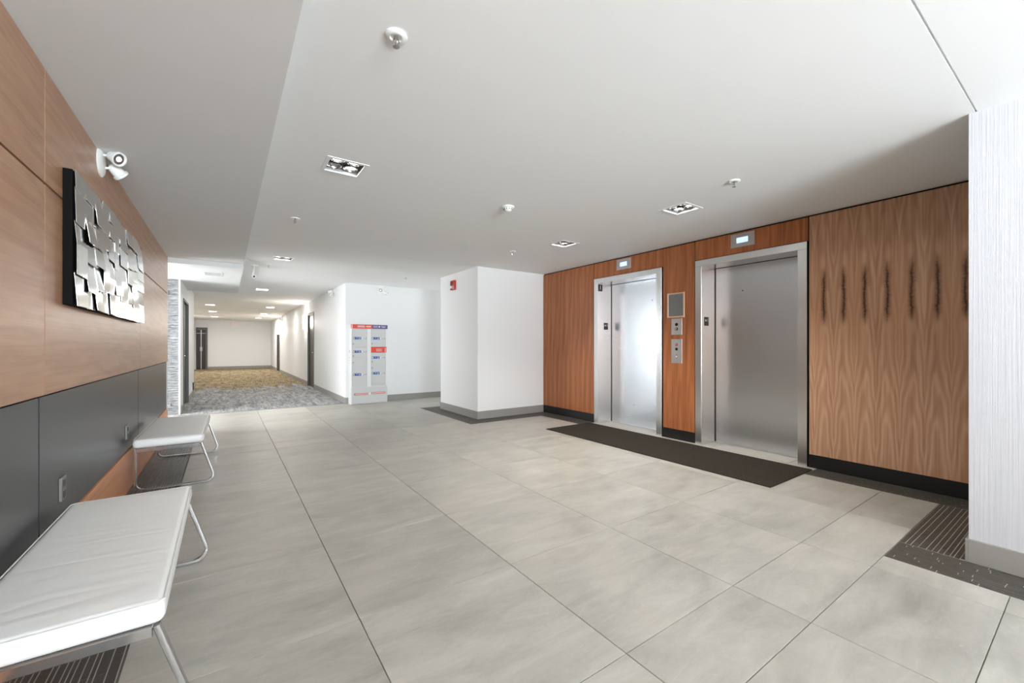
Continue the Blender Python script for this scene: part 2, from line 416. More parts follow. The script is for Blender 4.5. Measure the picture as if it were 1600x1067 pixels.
mosaic(XL+0.003, -0.323, -4.5, 1.75, 'Y'); mosaic(XL+0.003, -0.323, 1.753, 2.75, 'Y', True); mosaic(XL+0.003, -0.323, 2.753, 4.30, 'Y')
mosaic(XL+0.003, -0.323, 4.303, 5.6, 'Y'); mosaic(XL+0.003, -0.323, 5.603, 7.40, 'Y')
mosaic(3.093, 3.392, -4.5, -0.30, 'Y'); mosaic(3.093, 3.392, -0.297, 0.737, 'Y', True)
mosaic(3.396, 4.447, 0.46, 0.737, 'X', True); mosaic(4.453, 4.72, 0.46, 1.625, 'Y')
mosaic(4.453, 4.72, 4.59, 5.537, 'Y'); mosaic(3.378, 4.72, 5.543, 5.853, 'X'); mosaic(3.078, 3.373, 5.543, 7.255, 'Y'); mosaic(3.078, 5.2, 7.262, 7.547, 'X')

# carpet of the corridor and the metal threshold
part('carpet', MB().box(-1.3, 2.05, 9.03, 26.0, -0.02, 0.004), M['carpet'], fl, label='streaked corridor carpet, grey in front, tan further back from painted-in sconce light')
part('threshold_strip', MB().box(-0.64, XC, 9.0, 9.03, -0.01, 0.007, 0.003, 1), M['threshold'], fl, label='grey metal strip between tile and carpet')

# ------------------------------------------------------------------ ceilings
fix = [(0.710, 3.157, 0.128), (3.535, 2.310, 0.128), (3.530, 3.945, 0.128), (0.705, 6.98, 0.128)]
def holed(mb, x0, x1, y0, y1, z0, z1, holes):
    xs = sorted({x0, x1} | {h[0]-h[2] for h in holes} | {h[0]+h[2] for h in holes}); ys = sorted({y0, y1} | {h[1]-h[2] for h in holes} | {h[1]+h[2] for h in holes})
    for i in range(len(xs)-1):
        for j in range(len(ys)-1):
            cx, cy = (xs[i]+xs[i+1])/2, (ys[j]+ys[j+1])/2
            if any(abs(cx-h[0]) < h[2] and abs(cy-h[1]) < h[2] for h in holes): continue
            mb.box(xs[i], xs[i+1], ys[j], ys[j+1], z0, z1)
    return mb
TOP = 2.62
mb = MB(); mb.box(0.227, 5.2, -4.6, YJ-0.004, ZC, TOP); holed(mb, 0.227, 5.2, YJ+0.004, YA, ZC, TOP, fix[:3])
mb.box(0.227, 5.2, YJ-0.004, YJ+0.004, ZC+0.008, TOP)
mb.box(0.227, 5.2, YA, YA+0.004, ZC+0.004, TOP); holed(mb, 0.227, 7.2, YA+0.004, 9.1, ZC2, TOP, fix[3:]); mb.box(-1.4, 2.2, 10.93, 26.1, ZC2, TOP); mb.box(0.227, 2.2, 9.1, 10.93, ZC2, TOP)
ceil = struct('ceiling', mb, M['ceil'], 'flat white lobby ceiling with a fine control joint', cat='ceiling')
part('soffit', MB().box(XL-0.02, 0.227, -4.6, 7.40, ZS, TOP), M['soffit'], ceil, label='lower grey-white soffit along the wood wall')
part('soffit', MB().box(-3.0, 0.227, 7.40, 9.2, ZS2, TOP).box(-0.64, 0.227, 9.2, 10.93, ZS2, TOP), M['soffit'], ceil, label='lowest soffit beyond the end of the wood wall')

# ------------------------------------------------------------------ left wall: backing, veneer panels, charcoal panels, kick board
wl = struct('wall_left', MB().box(-0.95, XL-0.030, -4.6, 7.40, 0, ZS), M['gap'], 'backing of the left wall behind its wood and charcoal panels')
seams = [-4.58, -2.30, 0.18, 2.664, 5.149, 7.40]
g = 0.008
for a, b in zip(seams[:-1], seams[1:]):
    for z0, z1 in ((1.918, ZS-0.001), (0.982, 1.908)):
        part('wood_panel', MB().box(XL-0.028, XL, a+g*.35, b-g*.35, z0, z1, 0.0012, 1), M['woodL'], wl)
    part('charcoal_panel', MB().box(XL-0.030, XL-0.010, a+g-0.03, min(b-g-0.03, 7.36), 0.338, 0.974, 0.0012, 1), M['dark'], wl)
    part('kick_board', MB().box(XL-0.030, XL-0.002, a+g/2, b-g/2, 0.0, 0.330, 0.0012, 1), M['kick'], wl)
part('end_cap', MB().box(-0.95, XL, 7.40, 7.412, 0, ZS2), M['paint'], wl)

# ------------------------------------------------------------------ entrance niche beyond the wood wall, stone return, corridor
struct('wall_entrance', MB().box(-3.0, -2.9, 7.3, 7.42, 0, ZS2).box(-3.0, -0.95, 7.28, 7.40, 0, ZS2), M['paint'], 'white wall at the side of the entrance niche')
def glazing(name, label, x0, x1, y0, y1, z0, z1, n, axis):
    mb = MB(); t = 0.03
    if axis == 'X':
        mb.box(x0, x1, y0-t, y0+t, z0, z0+0.08).box(x0, x1, y0-t, y0+t, z1-0.08, z1)
        for k in range(n+1):
            x = x0+0.03+(x1-x0-0.06)*k/n; mb.box(x-0.03, x+0.03, y0-t, y0+t, z0+0.08, z1-0.08)
    else:
        mb.box(x0-t, x0+t, y0, y1, z0, z0+0.08).box(x0-t, x0+t, y0, y1, z1-0.08, z1)
        for k in range(n+1):
            y = y0+0.03+(y1-y0-0.06)*k/n; mb.box(x0-t, x0+t, y-0.03, y+0.03, z0+0.08, z1-0.08)
    o = struct(name, mb, M['blackplastic'], label, cat='window')
    for k in range(n):
        if axis == 'X': p = MB().box(x0+0.06+(x1-x0-0.06)*k/n, x0+(x1-x0-0.06)*(k+1)/n, y0-0.004, y0+0.004, z0+0.08, z1-0.08)
        else: p = MB().box(x0-0.004, x0+0.004, y0+0.06+(y1-y0-0.06)*k/n, y0+(y1-y0-0.06)*(k+1)/n, z0+0.08, z1-0.08)
        part('pane', p, M['glass'], o)
glazing('window_1', 'dark framed glass entrance doors of the side niche', -2.6, -2.6, 7.42, 9.2, 0, ZS2, 2, 'Y')
glazing('window_2', 'dark framed street front glazing behind the viewpoint', XL, XP, -4.5, -4.5, 0, ZS, 4, 'X')
glazing('window_3', 'dark framed glazing at the end of the passage behind the column', 7.0, 7.0, 7.26, 8.95, 0, ZC2, 2, 'Y')

ws = struct('wall_stone', MB().box(-3.0, -0.662, 9.235, 9.4, 0, ZS2), M['stone'], 'narrow return wall clad in pale grey stacked ledge stone')
mb = MB(); z = 0.0
while z < ZS2-0.004:
    h = R.choice((0.026, 0.034, 0.044, 0.055)); h = min(h, ZS2-z); x = -0.662
    while x > -2.9:
        ln = R.uniform(0.10, 0.34); x1 = max(x-ln, -2.9)
        d = R.uniform(0.0, 0.030); tz = R.uniform(0.0, 0.004)
        mb.box(x1+0.001, x-0.001, 9.206+d*0.7, 9.236, z+0.001+tz, z+h-0.001); x = x1
    z += h
part('ledge_stones', mb, M['stone'], ws, kind='stuff')
part('corner_post', MB().box(-0.662, -0.640, 9.195, 9.40, 0, ZS2, 0.002, 1), M['trimwhite'], ws, label='white corner post')

def wall_y(mb, x0, x1, y0, y1, z1, doors):
    """wall running along Y with openings [(ya, yb, h)]"""
    y = y0
    for a, b, h in doors:
        mb.box(x0, x1, y, a, 0, z1); mb.box(x0, x1, a, b, h, z1); y = b
    mb.box(x0, x1, y, y1, 0, z1); return mb
struct('wall_corridor_left', wall_y(MB(), -0.80, -0.64, 9.40, 13.02, ZC2, [(9.77, 11.05, 2.08)]).box(-1.35, -0.80, 12.9, 13.02, 0, ZC2).box(-1.40, -1.24, 13.02, 26.1, 0, ZC2), M['paint'], 'white left wall of the corridor with one door')
struct('wall_corridor_right', wall_y(MB(), XC, 2.2, 8.95, 26.1, ZC2, [(12.62, 13.66, 2.14), (21.40, 22.60, 2.14)]), M['paint'], 'white right wall of the corridor with two doors')
struct('wall_corridor_end', MB().box(-1.24, XC, 25.9, 26.1, 0, ZC2), M['paint'], 'white end wall closing the corridor')
struct('wall_back', MB().box(XC+0.167, 7.2, 8.95, 9.1, 0, ZC2), M['paint'], 'white wall behind the parcel locker')
BH = 0.127
def baseb(name, label, *boxes):
    mb = MB()
    for b in boxes: mb.box(*b, 0, BH, 0.002, 1)
    o = struct(name, mb, M['base'], label, cat='baseboard'); return o
baseb('baseboard_corridor_left', 'grey baseboard of the corridor left wall', (-0.64, -0.628, 9.41, 9.72), (-0.64, -0.628, 11.10, 13.0))
baseb('baseboard_corridor_right', 'grey baseboard of the corridor right wall', (XC-0.012, XC, 8.95, 12.57), (XC-0.012, XC, 13.71, 21.35), (XC-0.012, XC, 22.65, 25.9))
baseb('baseboard_corridor_end', 'grey baseboard at the far end of the corridor', (-0.72, XC-0.012, 25.888, 25.9))
baseb('baseboard_back', 'grey baseboard behind the parcel locker', (XC-0.012, 7.0, 8.938, 8.95))
struct('wall_column', MB().box(XCOL, 4.9, 5.856, 7.26, 0, ZC2).box(4.9, 7.2, 7.1, 7.26, 0, ZC2), M['paint'], 'square white column between the lobby and the back passage')
baseb('baseboard_column', 'grey-brown baseboard wrapping the white column', (XCOL-0.012, XE, 5.844, 5.856), (XCOL-0.012, XCOL, 5.856, 7.26), (XCOL-0.012, 7.0, 7.26, 7.272))
struct('wall_pillar', MB().box(XP, 4.9, -4.6, 0.45, 0, ZC), M['ribbed'], 'near white wall end with fine vertical ribbed covering')
baseb('baseboard_pillar', 'smooth grey baseboard below the ribbed white wall', (XP-0.014, XP, -4.5, 0.452), (XP-0.014, XE, 0.4505, 0.463))

# corridor doors
def side_door(name, label, x, y0, y1, h, sgn, leafcol):
    """door in a wall at plane x, visible side facing sgn"""
    d = thing(name, label, 'door', (x, y0, 0), kind='structure'); o = (x, y0, 0)
    f = MB(o); t = 0.045
    for a, b in ((y0, y0+t), (y1-t, y1)): f.box(x-sgn*0.12, x+sgn*0.012, a, b, 0.005, h, 0.002, 1)
    f.box(x-sgn*0.12, x+sgn*0.012, y0+t, y1-t, h-t, h, 0.002, 1)
    part('door_frame', f, M['greydoorframe'], d)
    lf = part('door_leaf', MB(o).box(x-sgn*0.075, x-sgn*0.035, y0+t+0.003, y1-t-0.003, 0.012, h-t-0.003, 0.002, 1), leafcol, d)
    part('handle', MB(o).tube([(x-sgn*0.035, y0+t+0.07, 1.0), (x+sgn*0.01, y0+t+0.07, 1.0), (x+sgn*0.015, y0+t+0.08, 1.0), (x+sgn*0.015, y0+t+0.19, 1.0)], 0.009, 8), M['chrome'], lf, True)
    return d
side_door('door_3', 'tall dark door in grey frame, left side of the corridor', -0.64, 9.77, 11.05, 2.08, 1, M['darkdoor'])
side_door('door_4', 'dark brown door beside the nearer sconce, right side of the corridor', XC, 12.62, 13.66, 2.14, -1, M['darkdoor'])
side_door('door_5', 'dark brown door beside the farther sconce, right side of the corridor', XC, 21.40, 22.60, 2.14, -1, M['darkdoor'])
d = thing('door_6', 'narrow dark double door at the left of the corridor end wall', 'door', (-0.95, 25.9, 0), kind='structure'); o = (-0.95, 25.9, 0)
part('door_frame', MB(o).box(-0.80, -0.725, 25.86, 25.899, 0.005, 2.10).box(-1.19, -1.165, 25.86, 25.899, 0.005, 2.10).box(-1.165, -0.80, 25.86, 25.899, 1.98, 2.10), M['greydoorframe'], d)
for a, b in ((-1.163, -0.998), (-0.972, -0.802)):
    lf = part('door_leaf', MB(o).box(a, b, 25.872, 25.896, 0.01, 1.978, 0.002, 1), M['darkdoor'], d)
    part('handle', MB(o).box((b-0.03 if a < -1.1 else a+0.01), (b-0.01 if a < -1.1 else a+0.03), 25.845, 25.872, 0.92, 1.12, 0.004, 1), M['alu'], lf)
part('meeting_strip', MB(o).box(-0.996, -0.974, 25.866, 25.894, 0.01, 1.978), M['alu'], d)
part('glazing_bar', MB(o).box(-1.163, -0.802, 25.866, 25.8715, 1.80, 1.815), M['alu'], d)

# ------------------------------------------------------------------ elevator wall
EL = [(1.710, 2.895), (3.369, 4.585)]      # outer edges of the two steel frames
HO, HI, JW = 2.230, 2.155, 0.082
wr = struct('wall_right', MB().box(XE+0.022, 4.92, 0.45, EL[0][0]+0.01, 0, ZC).box(XE+0.022, 4.92, EL[0][1]-0.01, EL[1][0]+0.01, 0, ZC)
            .box(XE+0.022, 4.92, EL[1][1]-0.01, 5.856, 0, ZC).box(XE+0.022, 4.92, EL[0][0]+0.01, EL[0][1]-0.01, HO-0.01, ZC).box(XE+0.022, 4.92, EL[1][0]+0.01, EL[1][1]-0.01, HO-0.01, ZC),
            M['gap'], 'dark backing of the elevator wall behind its walnut panels')
Y_ = [0.46, 1.700, 2.906, 3.358, 4.596, 5.853]
pz = 0.011
def pan(a, b, z0, z1, m, lab=None): part('wood_panel', MB().box(XE, XE+0.02, a+pz/2, b-pz/2, z0, z1, 0.0015, 1), m, wr, label=lab)
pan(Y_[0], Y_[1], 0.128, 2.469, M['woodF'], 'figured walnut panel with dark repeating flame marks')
pan(Y_[1], Y_[2], HO+0.008, 2.469, M['woodR']); pan(Y_[2], Y_[3], 0.128, 2.469, M['woodR'])
pan(Y_[3], Y_[4], HO+0.008, 2.469, M['woodR']); pan(Y_[4], Y_[5], 0.128, 2.469, M['woodR'])
for a, b in ((Y_[0], 1.706), (2.899, 3.365), (4.589, Y_[5])):
    part('black_base', MB().box(XE+0.006, XE+0.021, a, b, 0, 0.124), M['black'], wr)

for n, (a, b) in enumerate(EL):
    nm = ('near elevator, the wider-looking right one' , 'far elevator, left one beside the corner panel')[n]
    d = thing('door_%d' % (n+1), 'brushed steel elevator door and frame, ' + nm, 'elevator', (XE, a, 0), kind='structure'); o = (XE, a, 0)
    for (p, q) in ((a, a+JW), (b-JW, b)):
        part('door_jamb', MB(o).box(XE-0.012, 5.03, p, q, 0.0, HI, 0.0015, 1), M['steelF'], d)
    part('door_header', MB(o).box(XE-0.012, 5.03, a, b, HI, HO, 0.0015, 1), M['steelF'], d)
    ym = (a+b)/2
    lf = part('door_panel', MB(o).box(5.034, 5.065, a+JW-0.02, b-JW+0.02, 0.006, HI+0.02), M['steel'], d)
    part('key_hole', MB(o).lathe([(0.007, 0), (0.007, 0.003)], (5.034, 3.74 if n else 2.48, 1.85), (-1, 0, 0), 12), M['blackplastic'], lf)
    part('dark_seam', MB(o).box(5.028, 5.0345, b-JW-0.007, b-JW, 0.004, HI).box(5.028, 5.0345, a+JW, a+JW+0.006, 0.004, HI).box(5.028, 5.0345, a+JW, b-JW, HI-0.005, HI), M['blackplastic'], d)
    part('door_sill', MB(o).box(5.000, 5.034, a+JW, b-JW, 0.0, 0.005), M['alu'], d)
    part('shaft_backing', MB(o).box(5.066, 5.08, a, b, 0, HO), M['gap'], d)

def sign(loc, s1, lab, star, side):
    """small black tactile plate on a far jamb face (facing -Y)"""
    d = thing('jamb_sign', lab, 'sign', loc); hw, hh = 0.045, 0.052
    part('sign_plate', MB().box(-hw, hw, -0.003, 0, -hh, hh, 0.001, 1), M['blackplastic'], d)
    if star:
        P = []
        for k in range(10):
            r = 0.021 if k % 2 == 0 else 0.009; an = PI/2+k*PI/5; P.append((-0.018+r*math.cos(an), -0.0032, 0.012+r*math.sin(an)))
        part('star_mark', MB().poly(P, (0, -0.0008, 0)), M['porc'], d)
        text('numeral', s1, 0.062, (0.022, -0.0034, 0.012), (PI/2, 0, 0), M['porc'], d)
        br = MB()
        for k in range(3): br.lathe([(0.0022, 0), (0.0016, 0.001)], (-0.008+k*0.012, -0.003, -0.034), (0, -1, 0), 8)
        part('braille_dots', br, M['alu'], d)
    else:
        text('numeral', s1, 0.09, (0.0, -0.0034, 0.0), (PI/2, 0, 0), M['porc'], d)
sign((4.780, EL[1][1]-JW, 2.092), '1', 'small black plate reading 1, high on the left elevator jamb', False, 1)
sign((4.905, EL[1][1]-JW, 1.500), '1', 'small black star 1 plate at eye height in the left elevator reveal', True, 1)
sign((4.836, EL[0][1]-JW, 1.494), '1', 'small black star 1 plate in the right elevator reveal', True, 1)

def indicator(yc, zc, lab, glyph):
    d = thing('floor_indicator', lab, 'display', (XE, yc, zc), group='elevator floor indicators')
    part('face_plate', MB().box(-0.006, 0, -0.130, 0.130, -0.076, 0.076, 0.002, 1), M['alu'], d)
    s_ = part('screen', MB().box(-0.0085, -0.006, -0.062, 0.062, -0.030, 0.030, 0.001, 1), M['lcd'], d)
    text('glyph', glyph, 0.05, (-0.0088, 0, 0), (PI/2, 0, -PI/2), M['lcdtext'], s_)
indicator(4.010, 2.377, 'steel plate with small blue-lit display above the left elevator', '1')
indicator(2.336, 2.377, 'steel plate with small blue-lit display above the right elevator', '1')

d = thing('notice_frame', 'grey glazed notice in a pale metal frame between the elevators', 'notice', (XE, 3.163, 1.713))
f = MB()
for a, b, c, e in ((-0.124, -0.104, -0.160, 0.160), (0.104, 0.124, -0.160, 0.160), (-0.104, 0.104, 0.140, 0.160), (-0.104, 0.104, -0.160, -0.138)): f.box(-0.014, 0, a, b, c, e, 0.002, 1)
part('frame', f, M['noticeframe'], d); part('glazed_sheet', MB().box(-0.008, 0, -0.104, 0.104, -0.138, 0.140), M['noticeglass'], d)
part('latch', MB().lathe([(0.006, 0), (0.006, 0.004)], (-0.014, -0.07, -0.149), (-1, 0, 0), 12), M['chrome'], d)
def callpanel(name, lab, zc, hh, buttons):
    d = thing(name, lab, 'control panel', (XE, 3.153, zc))
    part('face_plate', MB().box(-0.005, 0, -0.075, 0.075, -hh, hh, 0.0015, 1), M['alu'], d)
    for z, r, m1, m2 in buttons:
        rg = part('button_ring', MB().lathe([(r, 0), (r, 0.004), (r*0.8, 0.006)], (-0.005, 0, z), (-1, 0, 0), 20), m1, d, True)
        part('button', MB().lathe([(r*0.62, 0.0), (r*0.62, 0.008), (r*0.5, 0.009)], (-0.005, 0, z), (-1, 0, 0), 20), m2, rg, True)
    return d
BP, CH = M['blackplastic'], M['chrome']
callpanel('key_switch_panel', 'upper steel plate with two black key switches below the notice', 1.440, 0.104, [(0.028, 0.020, BP, BP), (-0.030, 0.020, BP, CH)])
callpanel('call_panel', 'lower steel plate with four buttons between the elevators', 1.126, 0.154, [(0.085, 0.018, M['red'], CH), (0.028, 0.019, BP, BP), (-0.038, 0.016, M['alu'], CH), (-0.078, 0.016, M['alu'], CH)])

# entrance mat
tag(link('floor_mat', MB((4.2, 3.1, 0)).box(3.775, 4.640, 1.632, 4.600, 0.0, 0.010, 0.004, 2).mesh('floor_mat', M['matpile'])), 'long dark brown mat in front of the two elevators', 'mat').location = (4.2, 3.1, 0.0)

# ------------------------------------------------------------------ benches
def bench(loc, rz, label):
    d = thing('bench', label, 'bench', loc, rz, group='white cushioned benches'); L, W, H = 1.26, 0.47, 0.43
    # cushion: boxy pad with rounded corners and a slightly crowned top
    b = bmesh.new(); nx, ny = 14, 30; zt, zb, r = H, H-0.072, 0.020
    def prof(u, v, top):
        x, y = (u-0.5)*W, (v-0.5)*L; return x, y
    vs_ = {}
    cush = MB(); cush.box(-W/2, W/2, -L/2, L/2, zb, zt, 0.026, 5)
    bmesh.ops.subdivide_edges(cush.bm, edges=[e for e in cush.bm.edges if e.calc_length() > 0.2], cuts=14, use_grid_fill=True)
    for v in cush.bm.verts:
        if v.co.z > zt-0.004:
            k = max(0, 1-(2*v.co.x/W)**2)*max(0, 1-(2*v.co.y/L)**4); v.co.z += 0.006*k
    part('cushion', cush, M['leatherW'], d, True)
    c = d.children[0]
    pr = [(-W/2+0.004, -L/2+0.02), (-W/2+0.02, -L/2+0.004), (W/2-0.02, -L/2+0.004), (W/2-0.004, -L/2+0.02), (W/2-0.004, L/2-0.02), (W/2-0.02, L/2-0.004), (-W/2+0.02, L/2-0.004), (-W/2+0.004, L/2-0.02), (-W/2+0.004, -L/2+0.02)]
    part('piping', MB().tube([(x, y, zt-0.0045) for x, y in pr], 0.0024, 6), M['leatherW'], c, True)
    b.free()
    for s in (-1, 1):
        y = s*(L/2-0.016); z1 = zb-0.003
        part('cross_rail', MB().box(-W/2+0.012, W/2-0.030, y-0.010, y+0.010, z1-0.032, z1, 0.002, 1), M['chrome'], d)
        rb, P = 0.060, [(W/2-0.022, y, z1)]
        # front leg slants outwards, rounds into a floor bar, rounds up into the upright wall-side leg
        x_f, x_b = W/2+0.075, -W/2+0.018
        for k in range(0, 9):
            a = -0.17+(PI/2+0.17)*k/8; P.append((x_f-rb-0.012+rb*math.cos(a), y, 0.011+rb-rb*math.sin(a)))
        for k in range(0, 9):
            a = PI/2+PI/2*k/8; P.append((x_b+rb+rb*math.cos(a), y, 0.011+rb-rb*math.sin(a)))
        P.append((x_b, y, z1))
        part('sled_leg', MB().tube(P, 0.011, 12, flat=(0.0125, 0.0095)), M['chrome'], d, True)
    for s in (-1, 1):
        part('side_rail', MB().box(s*(W/2-0.05)-0.006, s*(W/2-0.05)+0.006, -L/2+0.042, L/2-0.042, zb-0.026, zb-0.002, 0.002, 1), M['chrome'], d)
    return d
bench((-0.384, 2.262, 0), 0.0, 'white cushioned bench nearest the viewer, with creased seat')
bench((-0.378, 5.135, 0), -0.012, 'white cushioned bench farther along the wood wall')

# ------------------------------------------------------------------ wall art of tilted mirror plates
d = thing('wall_art', 'black box panel covered in tilted overlapping mirror plates on the wood wall', 'artwork', (XL, 3.92, 1.40)); o = (XL, 3.92, 1.40)
part('backing_box', MB(o).box(XL+0.001, XL+0.035, 2.900, 4.940, 1.400, 2.066, 0.001, 1), M['mattblack'], d)
ys = [2.902, 3.09, 3.28, 3.45, 3.61, 3.79, 3.97, 4.20, 4.42, 4.64, 4.938]
for c in range(len(ys)-1):
    z = 1.402; k = 0
    while z < 2.05:
        h = R.uniform(0.085, 0.175)
        if 2.064-(z+h) < 0.06: h = 2.064-z
        a, b = ys[c]+R.uniform(-0.004, 0.006), ys[c+1]-R.uniform(-0.004, 0.010)
        a, b = max(a, 2.914), min(b, 4.926)
        rot = Matrix.Rotation(R.uniform(-0.03, 0.04), 3, 'Z') @ Matrix.Rotation(R.uniform(-0.13, 0.02), 3, 'Y') @ Matrix.Rotation(R.uniform(-0.05, 0.05) if 2.95 < a < 4.5 else R.uniform(-0.02, 0.02), 3, 'X')
        xx = XL+0.042+R.uniform(0, 0.010)
        part('mirror_plate', MB(o).box(xx-0.002, xx+0.002, a-0.008, b+0.007, z-0.006, z+h+0.006, 0.0012, 1, rot=rot), M['mirror'], d)
        z += h; k += 1

# ------------------------------------------------------------------ outlets
def outlet(y, z, lab):
    d = thing('wall_outlet', lab, 'outlet', (XL-0.010, y, z), group='outlets in the charcoal panels')
    part('face_plate', MB().box(0, 0.012, -0.036, 0.036, -0.057, 0.057, 0.002, 1), M['greyplate'], d)
    for s in (-1, 1):
        r_ = part('socket', MB().box(0.012, 0.0145, -0.018, 0.018, s*0.027-0.017, s*0.027+0.017, 0.002, 1), M['dark'], d)
        part('slots', MB().box(0.0145, 0.0149, -0.009, -0.006, s*0.027-0.004, s*0.027+0.009).box(0.0145, 0.0149, 0.006, 0.009, s*0.027-0.004, s*0.027+0.009).box(0.0145, 0.0149, -0.003, 0.003, s*0.027-0.012, s*0.027-0.006), M['blackplastic'], r_)
outlet(2.925, 0.500, 'grey outlet plate on the charcoal panel beside the near bench')
outlet(4.545, 0.497, 'grey outlet plate on the charcoal panel beside the far bench')

# ------------------------------------------------------------------ twin head emergency lamps
def twin(loc, rz, lab):
    d = thing('emergency_lamp', lab, 'lamp', loc, rz, group='twin head emergency lamps')
    part('base_plate', MB().lathe([(0.093, 0.0), (0.095, 0.006), (0.080, 0.016), (0.05, 0.022)], (0.0, 0, 0), (1, 0, 0), 32, (1.0, 0.95)), M['porc'], d, True)
    part('screw', MB().lathe([(0.005, 0), (0.005, 0.004)], (0.012, 0.0, -0.062), (1, 0, 0), 10), M['chrome'], d)
    for (sy, sz, e, ax) in ((-1, 0.035, (0.052, -0.030, 0.042), Vector((0.72, -0.55, -0.42))), (1, -0.025, (0.050, 0.035, -0.006), Vector((0.60, 0.50, -0.62)))):
        s0 = (0.012, sy*0.03, sz)
        part('arm', MB().tube([s0, (0.035, sy*0.03, sz+0.002), e], 0.0075, 10), M['porc'], d, True)
        ax = ax.normalized(); c = Vector(e)
        hd = part('lamp_head', MB().lathe([(0.012, -0.010), (0.022, 0.0), (0.030, 0.012), (0.036, 0.052), (0.044, 0.056), (0.044, 0.070), (0.036, 0.070), (0.034, 0.062)], c, ax, 28), M['porc'], d, True)
        part('reflector', MB().lathe([(0.034, 0.060), (0.033, 0.064), (0.026, 0.0645)], c, ax, 24), M['chrome'], hd, True)
        part('bulb_lens', MB().lathe([(0.018, 0.064), (0.014, 0.070), (0.004, 0.072)], c, ax, 20), M['bulb'], hd, True)
        sl = MB()
        side = ax.cross(Vector((0, 0, 1))).normalized()
        for k in (-1, 1):
            a = c+ax*0.018+(Vector((0, 0, 1))*0.024*1 + side*0.012*k); sl.tube([a, a+ax*0.026], 0.0022, 6)
        part('vent_slots', sl, M['greyplate'], hd)
    return d
M['bulb'] = mat('clear_bulb_lens', (240, 240, 245), 0.08, 0.2, emit=(255, 255, 255), es=0.35)
t0 = twin((XL, 3.637, 2.362), 0, 'white twin-head emergency lamp high on the wood wall above the art')
copy_thing(t0, (2.79, 8.95, 2.36), -PI/2, 'white twin-head emergency lamp high on the wall above the parcel locker')
copy_thing(t0, (XC, 10.0, 2.385), PI, 'white twin-head emergency lamp high at the near end of the corridor right wall')
copy_thing(t0, (XC, 20.4, 2.36), PI, 'twin-head emergency lamp far down the corridor near the second sconce')

# ------------------------------------------------------------------ ceiling fixtures
def quad_light(x, y, z, hw, lab, dead, pw):
    d = thing('ceiling_light', lab, 'ceiling light', (x, y, z), group='square recessed ceiling lights')
    f = MB()
    w1, w0 = hw+0.012, hw-0.014
    for a, b, c, e in ((-w1, w1, -w1, -w0), (-w1, w1, w0, w1), (-w1, -w0, -w0, w0), (w0, w1, -w0, w0)): f.box(a, b, c, e, -0.004, 0.006, 0.001, 1)
    part('trim_frame', f, M['trimwhite'], d)
    h = MB(); q = hw-0.002
    h.box(-q, q, -q, -q+0.006, 0.004, 0.12).box(-q, q, q-0.006, q, 0.004, 0.12).box(-q, -q+0.006, -q, q, 0.004, 0.12).box(q-0.006, q, -q, q, 0.004, 0.12).box(-q, q, -q, q, 0.112, 0.12)
    part('housing', h, M['housing'], d)
    k = 0
    for sx in (-1, 1):
        for sy in (-1, 1):
            c = (sx*0.056, sy*0.056, 0.034)
            g_ = part('gimbal', MB().lathe([(0.046, 0.012), (0.050, 0.002), (0.050, -0.012), (0.044, -0.014), (0.040, 0.0), (0.030, 0.022)], c, (0, 0, 1), 24), M['chrome'], d, True)
            part('lamp_lens', MB().lathe([(0.034, -0.004), (0.030, -0.008), (0.012, -0.010)], (c[0], c[1], c[2]+0.004), (0, 0, 1), 20), M['deadlens'] if k in dead else M['glow'], g_, True)
            k += 1
    if pw:
        l = bpy.data.lights.new('downlight', 'SPOT'); l.energy = pw; l.spot_size = math.radians(115); l.spot_blend = 0.8; l.shadow_soft_size = 0.06; l.color = (1.0, 0.96, 0.91)
        o = bpy.data.objects.new('downlight', l); C.objects.link(o); o.parent = d; o.location = (0, 0, -0.02)
M['housing'] = mat('grey_metal_housing', (190, 189, 187), 0.3, 0.5)
quad_light(*fix[0][:2], ZC, 0.128, 'square recessed ceiling light with one of its lamps unlit, nearest the soffit edge', (1,), 20)
quad_light(*fix[1][:2], ZC, 0.128, 'bright square recessed ceiling light before the right elevator', (), 80)
quad_light(*fix[2][:2], ZC, 0.128, 'bright square recessed ceiling light before the left elevator', (), 80)
quad_light(*fix[3][:2], ZC2, 0.128, 'square recessed ceiling light near the mouth of the corridor', (2,), 18)

def panel_light(x, y, lab, pw=11):
    d = thing('corridor_light', lab, 'ceiling light', (x, y, ZC2), group='small square corridor ceiling lights'); hw = 0.115
    f = MB()
    for a, b, c, e in ((-hw-.012, hw+.012, -hw-.012, -hw), (-hw-.012, hw+.012, hw, hw+.012), (-hw-.012, -hw, -hw, hw), (hw, hw+.012, -hw, hw)): f.box(a, b, c, e, -0.006, 0, 0.001, 1)
    part('trim_frame', f, M['trimwhite'], d); part('diffuser', MB().box(-hw, hw, -hw, hw, -0.004, 0), M['panelglow'], d)
    a = area('corridor_downlight', (0, 0, -0.02), (0, 0, 0), 0.22, 0.22, pw, (1.0, 0.975, 0.95)); a.parent = d
panel_light(0.70, 11.1, 'corridor ceiling light nearest the lobby, right row')
panel_light(1.26, 16.2, 'second corridor ceiling light in the right row'); panel_light(1.30, 19.6, 'third corridor ceiling light in the right row'); panel_light(1.28, 22.7, 'farthest corridor ceiling light in the right row', 24)
panel_light(-0.387, 16.2, 'nearest corridor ceiling light in the left row'); panel_light(-0.387, 19.3, 'middle corridor ceiling light in the left row'); panel_light(-0.387, 22.7, 'farthest corridor ceiling light in the left row', 24)

